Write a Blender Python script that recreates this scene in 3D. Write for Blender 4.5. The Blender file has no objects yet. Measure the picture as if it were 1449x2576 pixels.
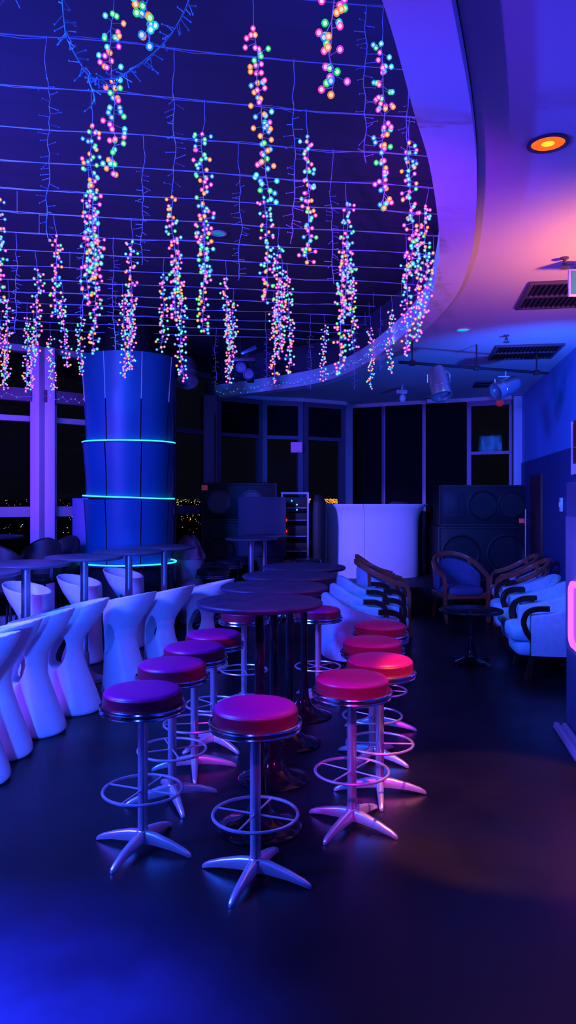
import bpy, bmesh, math, random
from mathutils import Vector, Matrix, Euler
random.seed(7)
PI = math.pi
S = bpy.context.scene
COL = S.collection
# ------------------------------------------------------------------ camera
HCL = 3.36; F = 1850.0; CX = 724.5; HY = 1255.0; EYE = 1.65
cam = bpy.data.cameras.new('camera'); cam_o = bpy.data.objects.new('camera', cam); COL.objects.link(cam_o)
cam_o.location = (0, 0, EYE); cam_o.rotation_euler = (PI/2, 0, 0)
cam.sensor_fit = 'VERTICAL'; cam.sensor_height = 36; cam.sensor_width = 36
cam.lens = F/2576*36; cam.shift_y = -(1288-HY)/2576; cam.clip_end = 100000
S.camera = cam_o
def PX(x, Y): return (x-CX)/F*Y
def PZ(y, Y): return EYE-(y-HY)/F*Y
# ------------------------------------------------------------------ world, exposure, lights
S.view_settings.view_transform = 'Standard'; S.view_settings.look = 'None'
S.view_settings.exposure = 0.0; S.view_settings.gamma = 1.0; S.view_settings.use_curve_mapping = False
W = bpy.data.worlds.new('night'); S.world = W; W.use_nodes = True
W.node_tree.nodes['Background'].inputs[0].default_value = (0.12, 0.12, 0.34, 1)
W.node_tree.nodes['Background'].inputs[1].default_value = 0.016
def aim(o, t):
    d = Vector(t)-o.location; o.rotation_euler = d.to_track_quat('-Z', 'Y').to_euler()
def area(name, loc, to, col, power, sx, sy=None):
    l = bpy.data.lights.new(name, 'AREA'); l.color = col; l.energy = power
    l.shape = 'RECTANGLE'; l.size = sx; l.size_y = sy or sx
    o = bpy.data.objects.new(name, l); COL.objects.link(o); o.location = loc; aim(o, to); return o
def spot(name, loc, to, col, power, deg, blend=.5, r=.05):
    l = bpy.data.lights.new(name, 'SPOT'); l.color = col; l.energy = power
    l.spot_size = math.radians(deg); l.spot_blend = blend; l.shadow_soft_size = r
    o = bpy.data.objects.new(name, l); COL.objects.link(o); o.location = loc; aim(o, to); return o
def point(name, loc, col, power, r=.08):
    l = bpy.data.lights.new(name, 'POINT'); l.color = col; l.energy = power; l.shadow_soft_size = r
    o = bpy.data.objects.new(name, l); COL.objects.link(o); o.location = loc; return o
BLUE = (.03, .10, 1); VIO = (.22, .07, 1); MAG = (.75, .03, .9); ORA = (1, .30, .05)
area('blue_wash_left', (-3.4, 2.6, 3.4), (-1.4, 5.6, .4), (.012, .085, 1), 640, .7)
area('violet_wash_left', (-3.8, 3.6, 2.6), (-.6, 7.5, .9), (.17, .04, 1), 190, .6)
area('blue_wash_front', (-.9, -1.2, 3.1), (-.2, 4.6, .6), (.02, .05, 1), 35, .5)
spot('magenta_wash', (.40, .2, 3.2), (.34, 3.85, .75), (1, .01, .95), 560, 25, .9, .08)
spot('blue_uplight_recess', (-3.2, 1.8, 1.0), (-1.0, 5.5, 3.9), (.05, .025, 1), 170, 110, 1, .3)
spot('blue_uplight_fascia', (-3.0, 2.9, 1.9), (.62, 3.3, 3.3), (.014, .045, 1), 950, 34, .9, .1)
spot('violet_uplight_fascia', (-1.0, .2, 1.0), (1.02, 4.9, 3.28), (.30, .025, 1), 1500, 24, .9, .1)
spot('floor_blue', (-1.95, 3.45, 3.6), (-1.05, 2.2, 0), (.012, .022, 1), 14000, 29, .8, .3)
spot('chair_low_blue', (-1.0, .2, 1.3), (-1.75, 5.2, .35), (.012, .085, 1), 1300, 24, .5, .08)
spot('amber_sconce', (2.55, 4.5, 2.2), (2.5, 4.9, HCL), (1, .25, .02), 215, 125, 1, .1)
spot('violet_wash_ceiling', (-2.6, 1.5, 1.4), (2.35, 2.7, HCL), (.12, .03, 1), 560, 34, .8, .04)
spot('blue_wash_right', (2.6, 6.4, 1.9), (3.0, 9.6, 3.2), (.008, .10, 1), 420, 95, .8, .1)
spot('booth_wash', (-1.9, 6.2, 3.2), (1.3, 11.8, 1.0), (.19, .13, 1), 1500, 20, .6, .1)
spot('post_magenta', (-3.9, 6.4, 2.4), (-3.2, 9.3, 2.4), (.50, .03, 1), 150, 50, .5, .1)
spot('post_violet', (-2.4, 7.6, 3.0), (-3.15, 9.4, 2.4), (.12, .05, 1), 60, 50, .5, .1)
spot('column_wash', (-1.2, 5.0, 2.9), (-2.0, 9.3, 3.1), (.0, .20, 1), 150, 15, 1, .1)
spot('right_corner_wash', (2.2, 8.2, 2.0), (3.7, 12.2, 2.6), (.06, .06, 1), 110, 34, .6, .1)
spot('armchair_wash', (0.2, 5.8, 3.2), (2.7, 7.6, .5), (.0, .25, 1), 260, 34, .6, .06)
spot('armchair_wash_left', (2.3, 6.6, 3.2), (.85, 7.4, .7), (.0, .25, 1), 130, 36, .6, .06)
# ------------------------------------------------------------------ materials
MATS = {}
def mat(name, col, rough=.5, metal=0.0, emit=None, es=0, spec=None, noise=None, trans=None, sample=True):
    if name in MATS: return MATS[name]
    m = bpy.data.materials.new(name); m.use_nodes = True; nt = m.node_tree; b = nt.nodes['Principled BSDF']
    b.inputs['Base Color'].default_value = (*col, 1); b.inputs['Roughness'].default_value = rough
    b.inputs['Metallic'].default_value = metal
    if spec is not None: b.inputs['Specular IOR Level'].default_value = spec
    if emit: b.inputs['Emission Color'].default_value = (*emit, 1); b.inputs['Emission Strength'].default_value = es
    if noise:   # (scale, colour amount, roughness amount, bump)
        sc, ca, ra, bu = noise
        tc = nt.nodes.new('ShaderNodeTexCoord'); n = nt.nodes.new('ShaderNodeTexNoise')
        n.inputs['Scale'].default_value = sc; n.inputs['Detail'].default_value = 5
        nt.links.new(tc.outputs['Object'], n.inputs['Vector'])
        if ca:
            mr = nt.nodes.new('ShaderNodeMix'); mr.data_type = 'RGBA'
            mr.inputs[6].default_value = (*[c*(1-ca) for c in col], 1); mr.inputs[7].default_value = (*[min(1, c*(1+ca)) for c in col], 1)
            nt.links.new(n.outputs['Fac'], mr.inputs[0]); nt.links.new(mr.outputs[2], b.inputs['Base Color'])
        if ra:
            mp = nt.nodes.new('ShaderNodeMapRange'); mp.inputs[1].default_value = .3; mp.inputs[2].default_value = .7
            mp.inputs[3].default_value = max(0, rough-ra); mp.inputs[4].default_value = rough+ra
            nt.links.new(n.outputs['Fac'], mp.inputs[0]); nt.links.new(mp.outputs[0], b.inputs['Roughness'])
        if bu:
            bp = nt.nodes.new('ShaderNodeBump'); bp.inputs['Strength'].default_value = bu; bp.inputs['Distance'].default_value = .01
            nt.links.new(n.outputs['Fac'], bp.inputs['Height']); nt.links.new(bp.outputs[0], b.inputs['Normal'])
    if not sample: m.cycles.emission_sampling = 'NONE'
    MATS[name] = m; return m
def emis(name, col, s, sample=True, clear=0.0):
    m = bpy.data.materials.new(name); m.use_nodes = True; nt = m.node_tree; nt.nodes.clear()
    o = nt.nodes.new('ShaderNodeOutputMaterial'); e = nt.nodes.new('ShaderNodeEmission')
    e.inputs[0].default_value = (*col, 1); e.inputs[1].default_value = s
    if clear:
        t = nt.nodes.new('ShaderNodeBsdfTransparent'); x = nt.nodes.new('ShaderNodeMixShader'); x.inputs[0].default_value = 1-clear
        nt.links.new(t.outputs[0], x.inputs[1]); nt.links.new(e.outputs[0], x.inputs[2]); nt.links.new(x.outputs[0], o.inputs[0])
    else: nt.links.new(e.outputs[0], o.inputs[0])
    if not sample: m.cycles.emission_sampling = 'NONE'
    return m
M_floor = mat('floor_vinyl', (.006, .006, .009), .36, spec=.4, noise=(1.6, .5, .09, .05))
M_ceil = mat('ceiling_paint', (.62, .60, .62), .7, noise=(30, .03, 0, .02))
M_ring = mat('fascia_paint', (.75, .74, .78), .45)
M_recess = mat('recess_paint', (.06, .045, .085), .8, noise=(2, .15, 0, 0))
M_black = mat('matt_black', (.012, .012, .014), .6)
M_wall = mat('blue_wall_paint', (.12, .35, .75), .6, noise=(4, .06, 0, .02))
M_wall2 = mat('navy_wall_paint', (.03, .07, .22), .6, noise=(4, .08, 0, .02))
M_frame = mat('window_metal', (.15, .12, .16), .4, .3)
M_frame_lit = mat('lit_window_metal', (.38, .36, .42), .4, .2)  # same frame metal, light on the left bays put into the colour
M_chrome = mat('chrome', (.78, .77, .80), .16, 1.0)
M_satin = mat('satin_silver', (.72, .70, .74), .34, .72)
M_steel = mat('brushed_steel', (.52, .52, .55), .35, .85)
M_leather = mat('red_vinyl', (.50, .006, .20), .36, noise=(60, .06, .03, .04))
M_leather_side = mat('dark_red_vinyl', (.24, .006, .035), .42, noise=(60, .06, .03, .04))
M_ttop = mat('dark_table_laminate', (.022, .026, .055), .45, noise=(12, .35, .08, .02))
M_ttop2 = mat('blue_grey_table_laminate', (.10, .11, .14), .38, noise=(12, .3, .06, .02))
M_gloss = mat('gloss_black_metal', (.012, .012, .016), .12, .3, noise=(8, 0, .04, 0))
M_plastic = mat('white_plastic', (.80, .79, .84), .38, noise=(20, .02, .03, .01))
M_booth = mat('white_booth_plastic', (.80, .78, .84), .4, noise=(10, .02, .03, 0))
M_wood = mat('brown_wood', (.36, .11, .05), .32, noise=(9, .4, .06, .03))
M_darkwood = mat('dark_wood', (.03, .014, .010), .28, noise=(9, .4, .06, .03))
M_fabric = mat('pale_fabric', (.32, .50, .66), .85, noise=(26, .25, 0, .25))
M_seat = mat('mint_seat_fabric', (.55, .68, .62), .8, noise=(26, .15, 0, .2))
M_blueup = mat('blue_upholstery', (.07, .12, .24), .8, noise=(26, .2, 0, .2))
M_speaker = mat('speaker_black', (.016, .016, .018), .55, noise=(80, .3, 0, .1))
M_grille = mat('speaker_grille', (.035, .035, .045), .5, noise=(200, .4, 0, .2))
M_cone = mat('speaker_cone', (.14, .14, .16), .45)
M_column = mat('blue_column_panel', (.0, .12, .27), .42, noise=(3, .05, .03, 0))
M_cable = mat('pale_cable', (.55, .45, .75), .5)
M_wire = mat('wire_white', (.6, .55, .75), .45)
M_vent = mat('vent_grey', (.07, .065, .075), .5)
M_white = mat('white_metal', (.7, .7, .72), .4)
M_blind = mat('black_blind_fabric', (.005, .005, .007), .95, spec=.1)
M_cloth = mat('plum_cloth', (.22, .08, .12), .9, noise=(14, .3, 0, .2))
M_drum = mat('dusty_pink_plastic', (.33, .24, .28), .6)
M_core = emis('bulb_core', (1, .88, 1), 1.8, False)
BC = {'pink': (1, .06, .55), 'magenta': (.75, .05, 1), 'orange': (1, .28, .03), 'green': (.02, .75, .2), 'blue': (.01, .28, 1), 'cyan': (.02, .65, 1)}
M_bulb_halo = {k: emis('bulb_'+k, v, 1.0, False, .35) for k, v in BC.items()}  # translucent outer shell, imitates the glow halo around each bulb core
M_neon = emis('neon_cyan', (.02, .50, 1), 3.2)
M_neonpink = emis('neon_pink', (.85, .10, 1), 2.0)
M_bluedot = emis('tiny_blue', (.04, .32, 1), 1.5, False)
M_glass = bpy.data.materials.new('window_glass'); M_glass.use_nodes = True
nt = M_glass.node_tree; nt.nodes.clear()
o_ = nt.nodes.new('ShaderNodeOutputMaterial'); t_ = nt.nodes.new('ShaderNodeBsdfTransparent'); g_ = nt.nodes.new('ShaderNodeBsdfGlossy')
f_ = nt.nodes.new('ShaderNodeFresnel'); x_ = nt.nodes.new('ShaderNodeMixShader')
t_.inputs[0].default_value = (.9, .92, .9, 1); g_.inputs['Roughness'].default_value = .02; f_.inputs[0].default_value = 1.07
nt.links.new(f_.outputs[0], x_.inputs[0]); nt.links.new(t_.outputs[0], x_.inputs[1]); nt.links.new(g_.outputs[0], x_.inputs[2]); nt.links.new(x_.outputs[0], o_.inputs[0])
# ------------------------------------------------------------------ mesh building
class MB:
    def __init__(s): s.v = []; s.f = []; s.m = []; s.mi = 0
    def add(s, vs, fs):
        n = len(s.v); s.v += [tuple(v) for v in vs]; s.f += [tuple(i+n for i in f) for f in fs]; s.m += [s.mi]*len(fs); return s
    def box(s, c, d, rz=0, rx=0, ry=0):
        R = Euler((rx, ry, rz)).to_matrix(); vs = []
        for x in (-1, 1):
            for y in (-1, 1):
                for z in (-1, 1): vs.append(Vector(c)+R@Vector((x*d[0]/2, y*d[1]/2, z*d[2]/2)))
        return s.add(vs, [(0, 1, 3, 2), (4, 6, 7, 5), (0, 4, 5, 1), (2, 3, 7, 6), (0, 2, 6, 4), (1, 5, 7, 3)])
    def lathe(s, prof, n=32, c=(0, 0, 0), a0=0, a1=2*PI, tilt=(0, 0), cap=True):
        full = abs(a1-a0-2*PI) < 1e-6; k = n if full else n+1; vs = []; fs = []
        for r, z in prof:
            for i in range(k):
                a = a0+(a1-a0)*i/n; x, y = r*math.cos(a), r*math.sin(a)
                vs.append((c[0]+x, c[1]+y, c[2]+z+tilt[0]*x+tilt[1]*y))
        for j in range(len(prof)-1):
            for i in range(n):
                i2 = (i+1) % k
                fs.append((j*k+i, j*k+i2, (j+1)*k+i2, (j+1)*k+i))
        if cap and full and prof[0][0] > 1e-6 and prof[0] != prof[-1]: fs.append(tuple(reversed(range(k))))
        if cap and full and prof[-1][0] > 1e-6 and prof[0] != prof[-1]: fs.append(tuple(range((len(prof)-1)*k, len(prof)*k)))
        return s.add(vs, fs)
    def sweep(s, pts, prof, closed=False, up=(0, 0, 1), scale=None):
        """prof: list of (a,b) in the normal plane (side, up)"""
        pts = [Vector(p) for p in pts]; n = len(pts); k = len(prof); vs = []; up = Vector(up)
        for i, p in enumerate(pts):
            if closed: t = pts[(i+1) % n]-pts[i-1]
            else: t = pts[min(i+1, n-1)]-pts[max(i-1, 0)]
            t.normalize(); u = up
            if abs(t.dot(u)) > .97: u = Vector((1, 0, 0)) if abs(t.x) < .9 else Vector((0, 1, 0))
            sd = t.cross(u).normalized(); w = sd.cross(t).normalized(); sc = scale[i] if scale else 1
            for a, b in prof: vs.append(p+sd*a*sc+w*b*sc)
        fs = []
        for i in range(n if closed else n-1):
            for j in range(k):
                a, b = i*k+j, i*k+(j+1) % k; c, d = ((i+1) % n)*k+(j+1) % k, ((i+1) % n)*k+j
                fs.append((a, b, c, d))
        if not closed: fs += [tuple(reversed(range(k))), tuple(range((n-1)*k, n*k))]
        return s.add(vs, fs)
    def tube(s, pts, r, k=8, closed=False, scale=None, up=(0, 0, 1)):
        return s.sweep(pts, [(r*math.cos(2*PI*j/k), r*math.sin(2*PI*j/k)) for j in range(k)], closed, up, scale)
    def torus(s, c, R, r, n=40, k=8):
        return s.tube([(c[0]+R*math.cos(2*PI*i/n), c[1]+R*math.sin(2*PI*i/n), c[2]) for i in range(n)], r, k, True)
    def cyl(s, p0, p1, r0, r1=None, n=16):
        r1 = r0 if r1 is None else r1
        return s.tube([p0, p1], 1, n, scale=[r0, r1])
    def sphere(s, c, r, u=10, v=6, sq=1):
        prof = [(max(1e-5, r*math.sin(PI*j/v)), -r*sq*math.cos(PI*j/v)) for j in range(v+1)]
        return s.lathe(prof, u, c)
    def mesh(s, name, mats, smooth=True, bevel=0, seg=2, ang=35):
        me = bpy.data.meshes.new(name); me.from_pydata(s.v, [], s.f)
        if not isinstance(mats, (list, tuple)): mats = [mats]
        for m in mats: me.materials.append(m)
        for p, i in zip(me.polygons, s.m): p.material_index = i
        bm = bmesh.new(); bm.from_mesh(me)
        bmesh.ops.recalc_face_normals(bm, faces=bm.faces)
        if bevel:
            es = [e for e in bm.edges if len(e.link_faces) == 2 and e.calc_face_angle(0) > math.radians(30)]
            bmesh.ops.bevel(bm, geom=es, offset=bevel, segments=seg, affect='EDGES', profile=.5)
        if smooth:
            for f in bm.faces: f.smooth = True
            for e in bm.edges:
                if len(e.link_faces) == 2 and e.calc_face_angle(0) > math.radians(ang): e.smooth = False
        bm.to_mesh(me); bm.free(); return me
    def build(s, name, mats, parent=None, **k):
        me = s.mesh(name, mats, **k); return link(name, me, parent)
def link(name, data, parent=None):
    o = bpy.data.objects.new(name, data); COL.objects.link(o)
    if parent: o.parent = parent
    return o
def tag(o, label, cat, group=None, kind=None):
    o['label'] = label; o['category'] = cat
    if group: o['group'] = group
    if kind: o['kind'] = kind
    return o
def thing(name, label, cat, loc=(0, 0, 0), rz=0, group=None):
    o = bpy.data.objects.new(name, None); COL.objects.link(o); o.empty_display_size = .1
    o.location = loc; o.rotation_euler = (0, 0, rz); return tag(o, label, cat, group)
def struct(o, label=None, cat=None):
    o['kind'] = 'structure'
    if label: o['label'] = label
    if cat: o['category'] = cat
    return o
def dup(root, loc, rz, label, group=None):
    r = root.copy(); COL.objects.link(r); r.location = loc; r.rotation_euler = (0, 0, rz); r['label'] = label
    if group: r['group'] = group
    def rec(src, dst):
        for ch in list(src.children):
            c = ch.copy(); COL.objects.link(c); c.parent = dst; rec(ch, c)
    rec(root, r); return r
def cat_rom(P, n=8):
    P = [Vector(p) for p in P]; out = []
    Q = [2*P[0]-P[1]]+P+[2*P[-1]-P[-2]]
    for i in range(1, len(Q)-2):
        for j in range(n):
            t = j/n; a, b, c, d = Q[i-1], Q[i], Q[i+1], Q[i+2]
            out.append(.5*((2*b)+(-a+c)*t+(2*a-5*b+4*c-d)*t*t+(-a+3*b-3*c+d)*t**3))
    out.append(P[-1]); return out
def ngon(pts, z, name, m):
    bm = bmesh.new(); vs = [bm.verts.new((p[0], p[1], z)) for p in pts]; f = bm.faces.new(vs)
    bmesh.ops.triangulate(bm, faces=[f]); me = bpy.data.meshes.new(name); bm.to_mesh(me); bm.free(); me.materials.append(m)
    return link(name, me)
# ------------------------------------------------------------------ room shell
HC = 3.36; HB = 3.26; HR = 3.9
struct(MB().box((0, 5, -.05), (16, 20, .1)).build('floor', M_floor, smooth=False), 'dark glossy vinyl floor', 'floor')
INN = cat_rom([(-2.2, -1.5), (-1.2, -.3), (-.45, .8), (0, 1.6), (.302, 2.37), (.52, 3.05), (.70, 3.61), (.936, 4.55), (1.08, 5.37), (1.17, 6.3), (1.11, 7.45), (.857, 9.03), (.416, 10.2), (-.385, 11.03), (-1.17, 11.70)], 6)
OUT = cat_rom([(-2.0, -1.7), (-.95, -.5), (-.15, .7), (.22, 1.5), (.526, 2.37), (.76, 3.05), (.951, 3.70), (1.14, 4.5), (1.25, 5.1), (1.335, 5.9), (1.32, 6.9), (1.19, 8.05), (.93, 9.2), (.5, 10.45), (-.34, 11.25), (-1.14, 11.92)], 6)
def resample(P, n):
    L = [0]
    for i in range(1, len(P)): L.append(L[-1]+(P[i]-P[i-1]).length)
    out = []; j = 0
    for i in range(n):
        d = L[-1]*i/(n-1)
        while j < len(P)-2 and L[j+1] < d: j += 1
        t = (d-L[j])/max(1e-9, L[j+1]-L[j]); out.append(P[j].lerp(P[j+1], min(1, t)))
    return out
NI = 110; INN = resample([Vector((p.x, p.y, 0)) if len(p) == 3 else Vector((p[0], p[1], 0)) for p in INN], NI)
OUT = resample([Vector((p[0], p[1], 0)) for p in OUT], NI)
b = MB(); vs = []
for i in range(NI):
    a, c = INN[i], OUT[i]; vs += [(a.x, a.y, HB), (a.x, a.y, HB+.2), (c.x, c.y, HB+.2), (c.x, c.y, HB)]
fs = []
for i in range(NI-1):
    for j in range(4): fs.append((i*4+j, i*4+(j+1) % 4, (i+1)*4+(j+1) % 4, (i+1)*4+j))
fs += [(0, 1, 2, 3), tuple(4*(NI-1)+j for j in (3, 2, 1, 0))]
b.add(vs, fs); struct(b.build('trim_1', M_ring), 'curved pale fascia band around the dark ceiling recess', 'ceiling trim')
WIN = [(-1.167, 11.7), (-.449, 12.3), (.24, 12.5), (.98, 12.95), (1.13, 13.45), (1.72, 13.1), (2.38, 12.8), (3.08, 12.5), (3.72, 12.2)]
WR = lambda y: 3.86-.159*(12.15-y)
bound = [(p.x, p.y) for p in OUT]+[(-1.2, 12.1)]+[(x, y+.25) for x, y in WIN[1:]]+[(3.98, 12.5), (WR(12.15)+.1, 12.15), (WR(-3)+.1, -3), (-2.0, -3)]
struct(ngon(bound, HC, 'ceiling', M_ceil), 'lower pale plaster ceiling on the right', 'ceiling')
b = MB(); vs = []
for p in OUT: vs += [(p.x+.005, p.y+.005, HC-.02), (p.x+.005, p.y+.005, HR)]
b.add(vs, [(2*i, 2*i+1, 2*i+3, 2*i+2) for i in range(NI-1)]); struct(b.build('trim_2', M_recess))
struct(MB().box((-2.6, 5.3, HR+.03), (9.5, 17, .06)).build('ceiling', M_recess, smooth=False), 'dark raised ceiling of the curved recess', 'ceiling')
# right wall: navy below, brighter blue above
def wallseg(name, m, z0, z1, y0, y1, off=0):
    b = MB(); b.add([(WR(y0)+off, y0, z0), (WR(y1)+off, y1, z0), (WR(y1)+off, y1, z1), (WR(y0)+off, y0, z1),
                     (WR(y0)+.15, y0, z0), (WR(y1)+.15, y1, z0), (WR(y1)+.15, y1, z1), (WR(y0)+.15, y0, z1)],
                    [(0, 1, 2, 3), (4, 5, 6, 7), (0, 1, 5, 4), (3, 2, 6, 7), (0, 3, 7, 4), (1, 2, 6, 5)])
    return b.build(name, m, smooth=False)
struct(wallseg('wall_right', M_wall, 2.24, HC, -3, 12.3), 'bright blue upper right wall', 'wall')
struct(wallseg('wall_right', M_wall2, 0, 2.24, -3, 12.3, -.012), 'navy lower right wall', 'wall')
struct(MB().box((3.79, 12.17, 1.7), (.13, .12, 3.3)).build('trim_3', M_white, bevel=.004), 'pale corner post by the right wall', 'post')
# windows
wn = [0]
def window(p0, p1, z0, z1, bars, label, blind=None, mull=.07, m=None):
    wn[0] += 1; p0 = Vector((*p0, 0)); p1 = Vector((*p1, 0)); d = (p1-p0); L = d.length; a = math.atan2(d.y, d.x); c = (p0+p1)/2
    o = bpy.data.objects.new('window_%d' % wn[0], None); COL.objects.link(o); o.location = c; o.rotation_euler = (0, 0, a)
    struct(o, label, 'window'); b = MB()
    b.box((-L/2+mull/2, 0, (z0+z1)/2), (mull, .12, z1-z0)); b.box((L/2-mull/2+.001, 0, (z0+z1)/2), (mull, .119, z1-z0-.002))
    for z, h, dd in bars: b.box((0, -.01, z), (L-.01, dd, h))
    b.build('window_frame', m or M_frame, o, smooth=False)
    MB().box((0, .02, (z0+z1)/2), (L-.02, .012, z1-z0-.02)).build('glass_pane', M_glass, o, smooth=False)
    if blind:
        bo = MB().box((0, 0, (blind[0]+blind[1])/2), (L-2*mull-.01, .008, blind[1]-blind[0]))
        bo.cyl((-(L-2*mull)/2+.01, 0, blind[1]), ((L-2*mull)/2-.01, 0, blind[1]), .025)
        bb = bo.build('roller_blind', M_blind, smooth=False)
        n = Vector((-math.sin(a), math.cos(a), 0)); bb.location = c-n*.045; bb.rotation_euler = (0, 0, a); tag(bb, blind[2], 'blind', 'black roller blinds')
lz = [(2.68, .07, .13), (1.485, .13, .2), (.08, .16, .14), (3.58, .08, .14)]
window((-5.2, 8.3), (-3.27, 9.57), 0, 3.62, lz, 'window bay at the far left, left of the purple post', m=M_frame_lit)
window((-3.13, 9.66), (-1.735, 10.9), 0, 3.62, lz, 'window bay behind the blue column', m=M_frame_lit)
window((-1.735, 10.9), (-1.25, 11.75), 0, 3.62, lz, 'narrow window bay right of the blue column', mull=.05)
rz_ = [(2.68, .06, .13), (1.485, .1, .14), (.08, .16, .14), (3.25, .08, .14)]
window((-1.167, 11.7), (-.449, 12.3), 0, 3.29, rz_, 'window bay above the double speaker', (2.71, 3.22, 'black blind over the upper pane above the double speaker'), mull=.09)
window((-.449, 12.3), (.24, 12.5), 0, 3.29, rz_, 'window bay with a small purple notice', (2.71, 3.22, 'black blind over the upper pane above the purple notice'), mull=.09)
window((.24, 12.5), (.98, 12.95), 0, 3.29, rz_, 'window bay showing the orange city glow', (2.71, 3.22, 'black blind over the upper pane above the orange city glow'), mull=.09)
window((1.13, 13.45), (1.72, 13.1), 0, 3.29, [(.08, .16, .14)], 'left blinded window behind the white counter', (.2, 3.27, 'full-length black blind behind the left part of the white counter'), mull=.03)
window((1.72, 13.1), (2.38, 12.8), 0, 3.29, [(.08, .16, .14)], 'middle blinded window behind the white counter', (.2, 3.27, 'full-length black blind behind the right part of the white counter'), mull=.03)
window((2.38, 12.8), (3.08, 12.5), 0, 3.29, [(.08, .16, .14)], 'blinded window left of the speaker stack', (.2, 3.27, 'full-length black blind between white counter and speaker stack'), mull=.03)
window((3.08, 12.5), (3.72, 12.2), 0, 3.29, [(2.42, .05, .13), (.08, .16, .14), (3.25, .08, .14)], 'window at the right corner reflecting the fairy lights', mull=.045)
struct(MB().box((1.055, 13.2, 1.64), (.16, .6, 3.29), rz=0).build('trim_4', M_frame, smooth=False), 'pier between the window bays')
# header over the windows
def header(pts, z0, z1, name, m, t=.14):
    b = MB()
    for p, q in zip(pts, pts[1:]):
        d = Vector((q[0]-p[0], q[1]-p[1], 0)); b.box(((p[0]+q[0])/2, (p[1]+q[1])/2+.03, (z0+z1)/2), (d.length+.02, t, z1-z0), rz=math.atan2(d.y, d.x))
    return struct(b.build(name, m, smooth=False))
header([(-5.2, 8.3), (-3.27, 9.56), (-1.735, 10.9), (-1.2, 11.8)], 3.62, 3.9, 'trim_5', M_black)
header(WIN[:4]+WIN[4:], 3.29, 3.37, 'trim_6', M_ceil, .12)
# purple post on the left, three lit faces
b = MB(); b.box((-3.20, 9.47, 1.8), (.13, .22, 3.6), rz=math.radians(-14)); b.box((-3.085, 9.52, 1.8), (.12, .12, 3.6), rz=math.radians(20))
struct(b.build('trim_7', mat('post_paint', (.55, .42, .60), .5), bevel=.004), 'tall window post at the left lit purple', 'post')
b = MB().box((-1.25, 11.6, 1.64), (.22, .16, 3.28), rz=math.radians(25)); b.box((-1.12, 11.58, 1.5), (.03, .1, 3.0)); struct(b.build('trim_8', M_frame, smooth=False), 'wide window post left of the double speaker', 'post')
# bulkhead strip with tiny blue lights across the left windows
b = MB(); b.box((-4.25, 8.75, 2.97), (2.3, .10, .16), rz=math.atan2(1.17, 1.78)); b.box((-2.72, 9.85, 2.97), (1.15, .10, .16), rz=math.atan2(1.24, 1.4))
struct(b.build('trim_9', mat('bulkhead_paint', (.12, .07, .12), .6), smooth=False), 'bulkhead strip across the left windows')
# stage
sp = [(.08, 10.8), (3.54, 10.8), (3.66, 11.9), (3.60, 12.1), (3.0, 12.42), (2.35, 12.70), (1.72, 12.98), (1.2, 13.2), (1.16, 12.9), (.92, 12.78), (.25, 12.38), (.08, 12.36)]
st = MB(); st.add([(x, y, 0) for x, y in sp]+[(x, y, .35) for x, y in sp], [tuple(range(12)), tuple(range(12, 24))]+[(i, (i+1) % 12, 12+(i+1) % 12, 12+i) for i in range(12)])
st = st.build('stage_platform', M_black, smooth=False)
tag(st, 'low black stage under the white counter and speakers', 'stage')
# ------------------------------------------------------------------ outside: dark ground and city lights
g = MB().add([(-60000, 60, -80), (60000, 60, -80), (60000, 60000, -80), (-60000, 60000, -80)], [(0, 1, 2, 3)]).build('ground', mat('night_ground', (.02, .022, .02), .9), smooth=False)
struct(g, 'dark ground far below the tower', 'ground')
def city(name, cols, n, x0, x1, ylo, yhi, sz, label, seed, s=1.6):
    rnd = random.Random(seed); b = MB(); ms = [emis(name+'_%d' % i, c, s, False) for i, c in enumerate(cols)]
    for i in range(n):
        y = ylo+(yhi-ylo)*rnd.random()**1.5; D = 81.65*F/(y-HY); x = rnd.uniform(x0, x1); X = (x-CX)/F*D
        r = D/F*sz*rnd.uniform(.35, 1.1); b.mi = rnd.randrange(len(cols)); b.box((X, D, -80+r), (r*rnd.uniform(1, 2.4), r, r*1.4))
    o = b.build(name, ms, smooth=False); return tag(o, label, 'city lights', None, 'stuff')
city('city_lights', [(1, .16, .10), (1, .35, .12), (1, .75, .5), (.6, .7, 1)], 230, -150, 560, 1257.5, 1345, 1.0, 'distant town lights seen low through the left windows', 3)
city('city_lights', [(1, .33, .03), (1, .5, .08), (1, .22, .02)], 260, 770, 880, 1257.2, 1268, 1.8, 'dense orange town glow seen left of the white counter', 5, 1.2)
city('city_lights', [(.75, .8, .2), (1, .5, .15), (1, .8, .5)], 120, 420, 520, 1258, 1312, 1.0, 'yellowish town lights between blue column and speakers', 9)
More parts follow.
